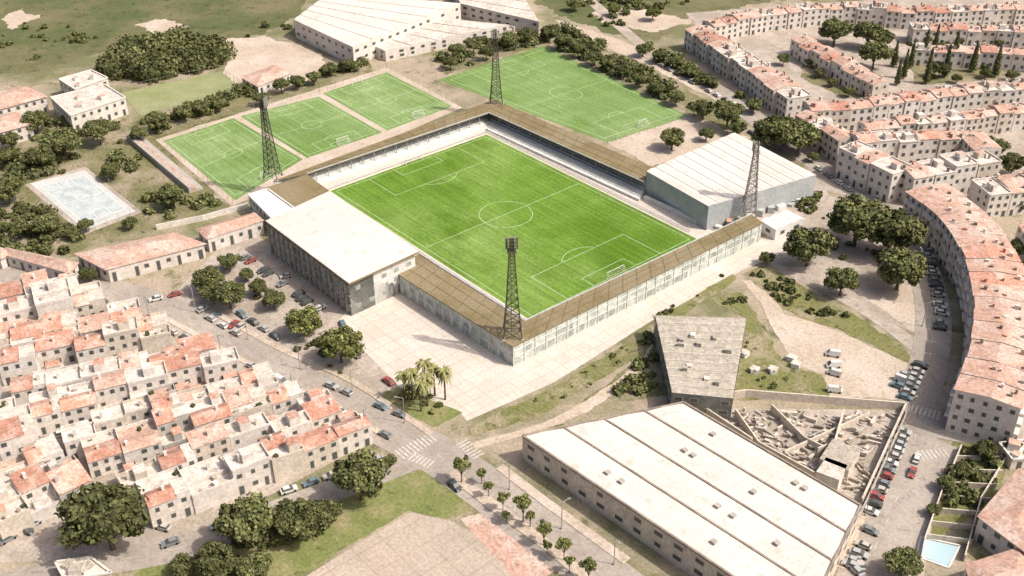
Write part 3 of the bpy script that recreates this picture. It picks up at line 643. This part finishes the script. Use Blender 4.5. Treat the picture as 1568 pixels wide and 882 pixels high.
terrace("terraced_houses",[(1395,40),(1480,42),(1600,48)],9,7,2)
terrace("terraced_houses",[(1400,72),(1500,76),(1600,84)],9,7,2)
terrace("apartment_block",[(1300,222),(1350,245),(1385,262)],11,11,3,roofmix=.5)
terrace("apartment_block",[(1385,262),(1450,250),(1520,238)],10,11,3,roofmix=.5)
terrace("apartment_block",[(1310,215),(1400,208),(1490,205),(1515,228)],9,10,3,roofmix=.5)
B=MB(); wallline(B,[(1470,690),(1440,760),(1415,830),(1405,882)],2,.3); wallline(B,[(1555,680),(1500,770),(1475,860)],2,.3)
for t in np.linspace(.1,.9,7): wallline(B,[(1470-60*t,690+150*t),(1550-70*t,690+160*t)],1.6,.25)
B.obj("garden_walls")
zone("swimming_pool",[(1412,825),(1468,838),(1450,868),(1405,850)],WATER,14)
B=MB(); wallline(B,[(1410,823),(1470,836),(1452,870),(1403,852),(1410,823)],.25,.4,WHITE); B.obj("pool_edge")
B=MB(); wallline(B,[(1390,632),(1325,775),(1270,885)],1.8,.35,CONC); B.obj("boundary_wall")
B=MB(); wallline(B,[(240,352),(310,338),(380,318)],2,.4,WALL); B.obj("boundary_wall")
# ---------------------------------------------------------------- foliage
bm=bmesh.new(); bmesh.ops.create_icosphere(bm,subdivisions=2,radius=1); ICV=np.array([v.co[:] for v in bm.verts]); ICF=np.array([[v.index for v in f.verts] for f in bm.faces]); bm.free()
def leaf_arrays(blobs,npb,leaf,rng):
    V=[];C=[]
    for (cx,cy,cz,r,rz) in blobs:
        n=npb
        d=rng.normal(size=(n,3)); d/=np.linalg.norm(d,axis=1)[:,None]
        rad=rng.uniform(.74,1.18,size=(n,1)); p=d*rad*np.array([r,r,rz])+np.array([cx,cy,cz])
        nn=d+rng.normal(size=(n,3))*.55; nn/=np.linalg.norm(nn,axis=1)[:,None]
        t=np.cross(nn,rng.normal(size=(n,3))); t/=np.linalg.norm(t,axis=1)[:,None]; b=np.cross(nn,t)
        s=leaf*rng.uniform(.6,1.5,size=(n,1)); tone=rng.uniform(.8,1.25)
        V.append(np.stack([p-t*s-b*s*.7,p+t*s-b*s*.5,p+t*s*.8+b*s*.7,p-t*s*.7+b*s],1))
        C.append(np.clip(rng.normal(1,.25,size=n)*tone,.4,1.8))
    return np.concatenate(V),np.concatenate(C)
def foliage_mesh(name,blobs,npb,leaf,mat_l,rng,extra=None,hull=.82):
    V,C=leaf_arrays(blobs,npb,leaf,rng); nl=len(V)
    verts=V.reshape(-1,3).tolist(); faces=np.arange(nl*4).reshape(-1,4).tolist(); mi=[0]*nl; sh=C.tolist()
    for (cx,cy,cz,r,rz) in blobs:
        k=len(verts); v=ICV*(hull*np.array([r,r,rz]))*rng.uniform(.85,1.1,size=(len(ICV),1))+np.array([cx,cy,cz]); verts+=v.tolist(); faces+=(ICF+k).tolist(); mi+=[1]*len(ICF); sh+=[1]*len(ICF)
    if extra:
        k=len(verts); verts+=extra.v; faces+=[tuple(i+k for i in f) for f in extra.f]; mi+=[2]*len(extra.f); sh+=[1]*len(extra.f)
    me=bpy.data.meshes.new(name); me.from_pydata(verts,[],faces); me.polygons.foreach_set("material_index",mi)
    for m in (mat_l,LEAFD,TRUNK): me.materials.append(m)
    at=me.attributes.new("shade",'FLOAT_COLOR','FACE'); arr=np.ones((len(faces),4)); arr[:,:3]=np.array(sh)[:,None]; at.data.foreach_set("color",arr.ravel()); me.update(); return me
def trunk(limbs,top=.9,r=.07):
    E=MB()
    def cone(a,b,r0,r1,n=7):
        a=Vector(a); b=Vector(b); d=(b-a).normalized(); u=d.orthogonal().normalized(); v=d.cross(u)
        for i in range(n):
            t0,t1=2*math.pi*i/n,2*math.pi*(i+1)/n
            E.face([a+(u*math.cos(t0)+v*math.sin(t0))*r0,a+(u*math.cos(t1)+v*math.sin(t1))*r0,b+(u*math.cos(t1)+v*math.sin(t1))*r1,b+(u*math.cos(t0)+v*math.sin(t0))*r1],TRUNK)
    cone((0,0,0),(0,0,top*.6),r,r*.7)
    for p in limbs: cone((0,0,top*.5),p,r*.5,r*.2)
    cone((0,0,top*.6),(0,0,top*1.1),r*.7,r*.3)
    return E
TREES=[]
for k in range(7):
    rng=np.random.default_rng(k); bl=[]
    nb=rng.integers(19,28)
    for i in range(nb):
        a=i*2.4+rng.uniform(-.3,.3); zz=rng.uniform(-.45,.75); rad=math.sqrt(max(0,1-zz*zz))*rng.uniform(.45,.8)
        r=rng.uniform(.18,.36); bl.append((math.cos(a)*rad,math.sin(a)*rad,1.05+zz*.55,r,r*.85))
    bl.append((0,0,1.1,.5,.45))
    TREES.append(foliage_mesh("tree_crown_%d"%k,bl,160,.048,LEAFY if k>=4 else LEAF,rng,trunk([(b[0]*.8,b[1]*.8,b[2]) for b in bl[:6]]),hull=.75))
STT=[]
for k in range(3):
    rng=np.random.default_rng(70+k); bl=[(0,0,2.7,.45,.5)]
    for i in range(9):
        a=i*2.4; rad=rng.uniform(.4,.75); r=rng.uniform(.2,.36); bl.append((math.cos(a)*rad,math.sin(a)*rad,2.6+rng.uniform(-.35,.5),r,r))
    STT.append(foliage_mesh("street_tree_crown_%d"%k,bl,70,.085,LEAFY,rng,trunk([(b[0]*.8,b[1]*.8,b[2]) for b in bl[1:6]],2.2,.07),hull=.5))
CYP=foliage_mesh("cypress",[(0,0,.35+i*.28,.30*(1-i/9),.26) for i in range(8)],130,.04,LEAF,np.random.default_rng(50),trunk([],.5,.05))
def tree(px,py,r,kind=None,name="tree",tall=1.0):
    k=SC((px,py),5); R_=r/k; z=R_*1.05*tall; p=G((px,py),z)
    inst(name,TREES[kind if kind is not None else random.randrange(4)],(p[0],p[1],0),random.uniform(0,6.28),R_*1.08,R_*random.uniform(.95,1.1)*tall)
for t in [(1315,335,45),(1375,355,42),(1240,375,36),(1380,410,38),(1290,430,26),(1185,205,32),(1225,210,30),(1205,195,26),(1175,395,12),(1115,175,24),(1078,165,18),(1030,210,20),(1082,205,12),(1280,45,25),(1330,52,22),(1340,82,24),(1350,60,18),
 (318,428,24),(350,450,26),(350,400,17),(377,420,12),(395,440,15),(418,458,18),(325,448,20),(160,795,60),(375,802,46),(550,732,42),(455,798,36),(500,785,25),(598,705,12),(330,862,34),(390,870,28),(280,868,22),(1385,862,28),(1430,780,12),(1450,740,15),(1475,720,14),(1510,690,18),(1550,682,15),(1520,225,22),(1552,250,20),(1562,380,18),(1560,310,14),
 (55,185,20),(95,218,28),(150,200,22),(60,240,22),(10,290,24),(70,345,20),(240,185,18),(212,205,14),(260,300,22),(170,260,16),(282,172,14),(308,165,13),(335,160,12),(400,150,12),(430,130,13),(455,125,12),(480,118,12),(505,105,12),(532,98,12),(30,350,18),(5,240,18),(135,420,14),(15,215,15),
 (700,78,14),(725,68,14),(745,80,12),(780,62,14),(805,55,14),(690,95,12),(840,50,14),(862,62,15),(885,75,14),(910,88,13),(930,95,14),(955,108,12),(980,122,13),(1005,135,13),(1035,148,14),(985,75,12),(1010,85,12),(1035,95,11),(1060,110,11),(1090,125,10),(1200,90,10),(1440,105,14),(1490,90,10),(110,355,12),(200,340,12),(130,345,12),(1155,160,14),(1130,195,14),(1440,235,10),(1410,230,8),(1480,222,8),
 (1255,110,9),(1275,125,8),(1300,140,9),(1240,95,7),(1420,60,8),(1470,62,7),(1530,65,8),(1465,120,8),(1510,112,9),(1550,115,10),(1415,165,6),(1480,155,6),(1245,240,9),(1262,228,8),(1450,300,8),(1345,200,6)]: tree(*t)
for t in [(465,490,27),(520,527,33),(1000,20,12),(940,15,10),(880,5,12)]: tree(*t,kind=random.choice([4,5,6]))
for c in YARDS: inst("tree",TREES[random.randrange(7)],(c[0],c[1],0),random.random()*6,random.uniform(1.8,2.8))
for (x,y,r) in [(706,713,13),(737,725,8),(748,745,8),(770,762,10),(775,790,7),(801,772,14),(812,790,9),(833,812,12),(838,835,8),(864,835,12),(872,860,9),(902,868,13)]:
    R_=r/SC((x,y),5); p=G((x,y),2.7*R_); inst("street_tree",STT[random.randrange(3)],(p[0],p[1],0),random.random()*6,R_*1.15)
for p in [(1385,110),(1370,92),(1420,118),(1448,108),(1415,85),(1525,108),(1395,95),(1375,120),(1430,80),(1460,90),(1490,100)]:
    q=G(p,3); s=random.uniform(4.5,6.5); inst("cypress_tree",CYP,(q[0],q[1],0),random.random()*6,s*random.uniform(.9,1.2),s)
def mass(name,px,n,rm,seed,npb=130,leaf=.42,m=LEAF,flat=.8):
    rng=np.random.default_rng(seed); P=[G(p) for p in px]; xs=[p[0] for p in P]; ys=[p[1] for p in P]; out=[]
    def inside(x,y):
        c=False;j=len(P)-1
        for i in range(len(P)):
            if (P[i][1]>y)!=(P[j][1]>y) and x<(P[j][0]-P[i][0])*(y-P[i][1])/(P[j][1]-P[i][1])+P[i][0]: c=not c
            j=i
        return c
    t=0
    while len(out)<n and t<n*60:
        t+=1; x,y=rng.uniform(min(xs),max(xs)),rng.uniform(min(ys),max(ys))
        if out and rng.random()<.55: # clumping
            o_=out[rng.integers(len(out))]; x,y=o_[0]+rng.normal()*rm[1]*1.3,o_[1]+rng.normal()*rm[1]*1.3
        if inside(x,y): r=rm[0]+(rm[1]-rm[0])*rng.random()**1.6; out.append((x,y,r*flat*rng.uniform(.4,.9),r,r*flat))
    if out:
        me=foliage_mesh(name,out,npb,leaf,m,rng,hull=.76); inst(name,me,(0,0,0))
gp=[(165,105),(200,85),(260,68),(330,75),(345,95),(300,112),(200,128),(168,125)]
mass("pine_grove",gp,110,(3,5.5),1,npb=220,leaf=.5,flat=1.0)
mass("pine_grove",gp,40,(4.5,7),11,npb=420,leaf=.5,flat=.85)
mass("hedge",[(215,185),(365,142),(560,92),(570,102),(370,155),(240,208)],70,(1.2,3),2)
mass("shrubs",[(0,205),(90,190),(200,190),(230,215),(190,290),(140,255),(40,280),(0,300)],90,(1,3.4),3)
mass("shrubs",[(-60,310),(40,300),(120,365),(110,395),(-60,395)],60,(1,2.8),4)
mass("shrubs",[(215,300),(300,300),(345,315),(240,345),(200,335)],24,(.8,2.2),5)
mass("tree_belt",[(840,45),(870,45),(1000,118),(1062,160),(1055,175),(960,128),(850,72)],70,(1.5,3.8),6)
mass("tree_belt",[(670,90),(720,65),(835,55),(835,66),(680,112)],50,(1.5,3.8),7)
mass("tree_belt",[(970,72),(1000,70),(1150,160),(1130,165)],40,(1.5,3),8)
mass("shrubs",[(340,840),(450,770),(530,760),(520,800),(430,840),(350,882)],34,(1,2.8),9)
mass("shrubs",[(1150,420),(1175,412),(1300,480),(1290,500),(1200,470)],50,(.3,1.3),10,npb=70)
mass("shrubs",[(985,512),(1000,500),(1015,600),(940,605),(960,570)],30,(.6,1.9),12,npb=70)
mass("shrubs",[(1218,318),(1240,300),(1275,300),(1240,330)],18,(.8,2),13,npb=80)
mass("shrubs",[(1470,690),(1560,675),(1500,770),(1430,820)],26,(1,2.2),14,npb=90)
mass("shrubs",[(-50,40),(0,30),(150,45),(160,75),(60,108),(-50,120)],70,(.4,1.6),15,npb=50)
mass("shrubs",[(600,10),(440,20),(410,40),(350,58),(440,60)],24,(.8,2.2),18,npb=60)
mass("shrubs",[(830,-20),(1060,-20),(1040,40),(930,45)],60,(.8,2.6),16,npb=80)
mass("hedge",[(1125,415),(1010,492),(1000,488),(1115,410)],20,(.2,.7),17,npb=60,leaf=.25)
mass("shrubs",[(850,590),(985,515),(1000,500),(985,540),(840,630),(730,665)],50,(.12,.45),19,npb=30,leaf=.18)
mass("shrubs",[(1100,460),(1140,455),(1190,545),(1260,580),(1262,605),(1120,608)],40,(.2,.8),20,npb=50,leaf=.25)
mass("shrubs",[(1235,62),(1350,140),(1330,150),(1225,100)],34,(.6,1.8),21,npb=60)
mass("shrubs",[(1395,55),(1560,58),(1550,110),(1400,130),(1385,80)],50,(.6,1.8),22,npb=60)
mass("shrubs",[(300,480),(380,400),(520,500),(590,600),(420,535)],26,(.3,1.2),23,npb=60,leaf=.3)
mass("shrubs",[(1215,400),(1270,320),(1400,360),(1400,470),(1300,450)],26,(.3,1.2),24,npb=60,leaf=.3)
def palm_mesh(k):
    rng=random.Random(k); B=MB(); h=1.0; n=8
    for i in range(n):
        t0,t1=2*math.pi*i/n,2*math.pi*(i+1)/n
        B.face([(math.cos(t0)*.03,math.sin(t0)*.03,0),(math.cos(t1)*.03,math.sin(t1)*.03,0),(math.cos(t1)*.02,math.sin(t1)*.02,h),(math.cos(t0)*.02,math.sin(t0)*.02,h)],TRUNK)
    for f in range(60):
        a=rng.uniform(0,6.28); up=rng.uniform(-.5,1.2); L=rng.uniform(.2,.28); pts=[]
        for s in range(6):
            t=s/5; pts.append((math.cos(a)*L*t,math.sin(a)*L*t,h+L*(up*t-1.1*t*t)))
        nx,ny=-math.sin(a),math.cos(a)
        for s in range(5):
            w0=.012+.022*math.sin(math.pi*(s/5)**.7); w1=.012+.022*math.sin(math.pi*((s+1)/5)**.7)
            if s==4: w1=.003
            p,q=pts[s],pts[s+1]
            for sg in (-1,1):
                B.face([p,q,(q[0]+nx*w1*sg,q[1]+ny*w1*sg,q[2]-w1*.5),(p[0]+nx*w0*sg,p[1]+ny*w0*sg,p[2]-w0*.5)],PALMM)
    o=B.obj("palm_tree"); me=o.data; bpy.data.objects.remove(o); return me
PALMS=[palm_mesh(i) for i in range(3)]
for (x,y,hh) in [(632,612,9),(655,622,9.5),(682,612,9.5),(645,630,9),(666,606,9),(620,612,8.5),(652,602,10)]:
    p=G((x,y)); inst("palm_tree",random.choice(PALMS),(p[0],p[1],0),random.uniform(0,6),hh)
mass("shrubs",[(605,600),(640,596),(690,625),(660,640),(620,620)],14,(.5,1.4),30,npb=70,leaf=.3,m=LEAFY)
# ---------------------------------------------------------------- cars
def car_mesh(name,col,van=False):
    pm=mat(name+"_paint",col,fine=0,rough=0.35,spec=0.5); B=MB(); W=.88
    body=[(-2.1,.3),(-2.15,.75),(-2.0,.92),(-1.2,.98),(1.15,.95),(2.0,.78),(2.15,.55),(2.1,.3)]
    cab=[(-1.75,.96),(-1.35,1.42),(.25,1.46),(1.1,.95)] if not van else [(-2.1,.9),(-2.05,1.95),(1.0,1.95),(1.7,.95)]
    def extr(prof,w0,w1,mside,mtop):
        n=len(prof); zs=[p[1] for p in prof]; zmin,zmax=min(zs),max(zs)
        wy=lambda z:w0+(w1-w0)*(z-zmin)/(zmax-zmin)
        Lf=[(x,-wy(z),z) for x,z in prof]; Rt=[(x,wy(z),z) for x,z in prof]
        B.face(Lf,mside); B.face(Rt[::-1],mside)
        for i in range(n):
            j=(i+1)%n; B.face([Lf[i],Rt[i],Rt[j],Lf[j]],mtop(i))
    extr(body,W,W*.95,pm,lambda i:pm)
    extr(cab,W*.93,W*.74,pm if van else GLASS,lambda i: pm if i==1 else (GLASS if i in(0,2) else pm))
    for x in (-1.3,1.3):
        for s in (-1,1):
            for i in range(10):
                t0,t1=2*math.pi*i/10,2*math.pi*(i+1)/10; y0,y1=s*.7,s*.92
                B.face([(x+math.cos(t0)*.32,y0,.32+math.sin(t0)*.32),(x+math.cos(t1)*.32,y0,.32+math.sin(t1)*.32),(x+math.cos(t1)*.32,y1,.32+math.sin(t1)*.32),(x+math.cos(t0)*.32,y1,.32+math.sin(t0)*.32)],TYRE)
            B.face([(x+math.cos(2*math.pi*i/10)*.32,s*.921,.32+math.sin(2*math.pi*i/10)*.32) for i in range(10)],TYRE)
    for s in (-.6,.6): B.box((2.08,s,.55),(.14,.35,.16),0,WHITE); B.box((-2.12,s,.62),(.1,.3,.16),0,MATS.get("tail_lamp") or mat("tail_lamp",(.35,.02,.02),fine=0))
    o=B.obj(name); me=o.data; bpy.data.objects.remove(o); return me
CARS=[car_mesh("car_white",(.60,.59,.56)),car_mesh("car_silver",(.38,.385,.38)),car_mesh("car_dark",(.08,.085,.085)),car_mesh("car_grey",(.2,.21,.21)),car_mesh("car_red",(.33,.07,.06)),car_mesh("car_blue",(.13,.20,.24)),car_mesh("car_beige",(.45,.42,.38))]
VAN=car_mesh("van_white",(.60,.59,.56),True)
def car(x,y,ang,z=.13,van=False):
    me=VAN if van else random.choices(CARS,[4,5,4,4,1.1,2,4])[0]
    inst("parked_van" if van else "parked_car",me,(x,y,z),ang+random.choice([0,math.pi])+random.uniform(-.06,.06),random.uniform(.88,1.0))
def carrow(p,q,spacing=5.6,perp=False,fill=.8,rot=None,vanp=.05,world=False):
    a,b=(p,q) if world else (G(p),G(q)); L=math.dist(a,b); ang=math.atan2(b[1]-a[1],b[0]-a[0]); sp=2.7 if perp else spacing; n=int(L/sp)
    for i in range(n+1):
        if random.random()<fill:
            c=lerp(a,b,min(1,(i+.3+random.uniform(-.08,.08))*sp/L)); car(c[0],c[1],(rot if rot is not None else ang)+(math.pi/2 if perp else 0),van=random.random()<vanp)
carrow((318,487),(410,540),fill=.8); carrow((500,590),(620,640),fill=.8); carrow((205,478),(330,545),fill=.8); carrow((380,560),(590,668),fill=.75)
carrow((230,462),(290,448),fill=.5); carrow((270,440),(290,480),perp=True,fill=.35); carrow((375,395),(520,500),perp=True,fill=.4); carrow((365,480),(450,535),fill=.5)
carrow((440,440),(500,480),perp=True,fill=.3); carrow((300,470),(400,520),perp=True,fill=.2); carrow((540,540),(600,590),fill=.5)
carrow((1418,385),(1432,430),perp=True,fill=.85); carrow((1432,430),(1442,480),perp=True,fill=.85); carrow((1442,480),(1436,525),perp=True,fill=.85)
carrow((1410,560),(1385,612),perp=True,fill=.9); carrow((1388,575),(1370,600),perp=True,fill=.6)
carrow((1383,660),(1330,790),perp=True,fill=.8); carrow((1345,790),(1300,880),perp=True,fill=.8); carrow((1405,700),(1385,760),fill=.7); carrow((1330,800),(1350,790),fill=.5)
carrow((1250,258),(1300,292),fill=.7); carrow((1310,300),(1385,358),fill=.7); carrow((1010,100),(1130,165),fill=.7); carrow((1200,300),(1240,330),perp=True,fill=.6)
carrow((1050,205),(1140,235),fill=.4)
carrow((60,800),(0,835),fill=.8); carrow((250,838),(400,784),fill=.8); carrow((430,757),(575,708),fill=.85); carrow((5,628),(100,712),fill=.6)
carrow((0,395),(60,415),fill=.5); carrow((60,440),(200,475),fill=.7); carrow((1100,170),(1180,225),fill=.6); carrow((1350,150),(1560,125),fill=.4)
carrow((830,855),(870,885),fill=.4); carrow((690,740),(700,750),fill=1)
for a,b in STREET: carrow(a,b,fill=.4,world=True)
for p,a in (((1275,545),.6),((1276,562),.9),((1277,574),.4),((1278,600),.7)): q=G(p); car(q[0],q[1],a,van=True)
for p in ((1310,875),(1303,868),(1315,866),(525,498),(438,425),(130,800),(40,815),(250,810)): q=G(p); car(q[0],q[1],random.uniform(0,3))
B=MB()
for p in ((1183,570),(1212,552),(1155,570),(1218,562),(1140,545)):
    q=G(p); B.box((*q,0),(2.2,1.8,1.4),random.random()*3,WHITE); B.box((*q,1.4),(2.4,2.0,.12),.3,FLAT)
B.obj("storage_crates")
def lamp_mesh():
    B=MB(); B.beam((0,0,0),(0,0,8),.16,STEEL2); B.beam((0,0,8),(1.6,0,8.4),.12,STEEL2); B.box((1.8,0,8.3),(.9,.35,.16),0,LAMPM); B.box((0,0,0),(.4,.4,.5),0,CONC)
    o=B.obj("street_lamp"); me=o.data; bpy.data.objects.remove(o); return me
LM=lamp_mesh()
for p in [(300,478),(380,520),(460,565),(540,605),(620,648),(780,750),(860,810),(940,865),(230,490),(340,550),(450,610),(560,665),(1405,420),(1412,500),(1385,650),(1355,720),(1325,790)]:
    q=G(p); inst("street_lamp",LM,(q[0],q[1],.1),random.uniform(0,6.28))
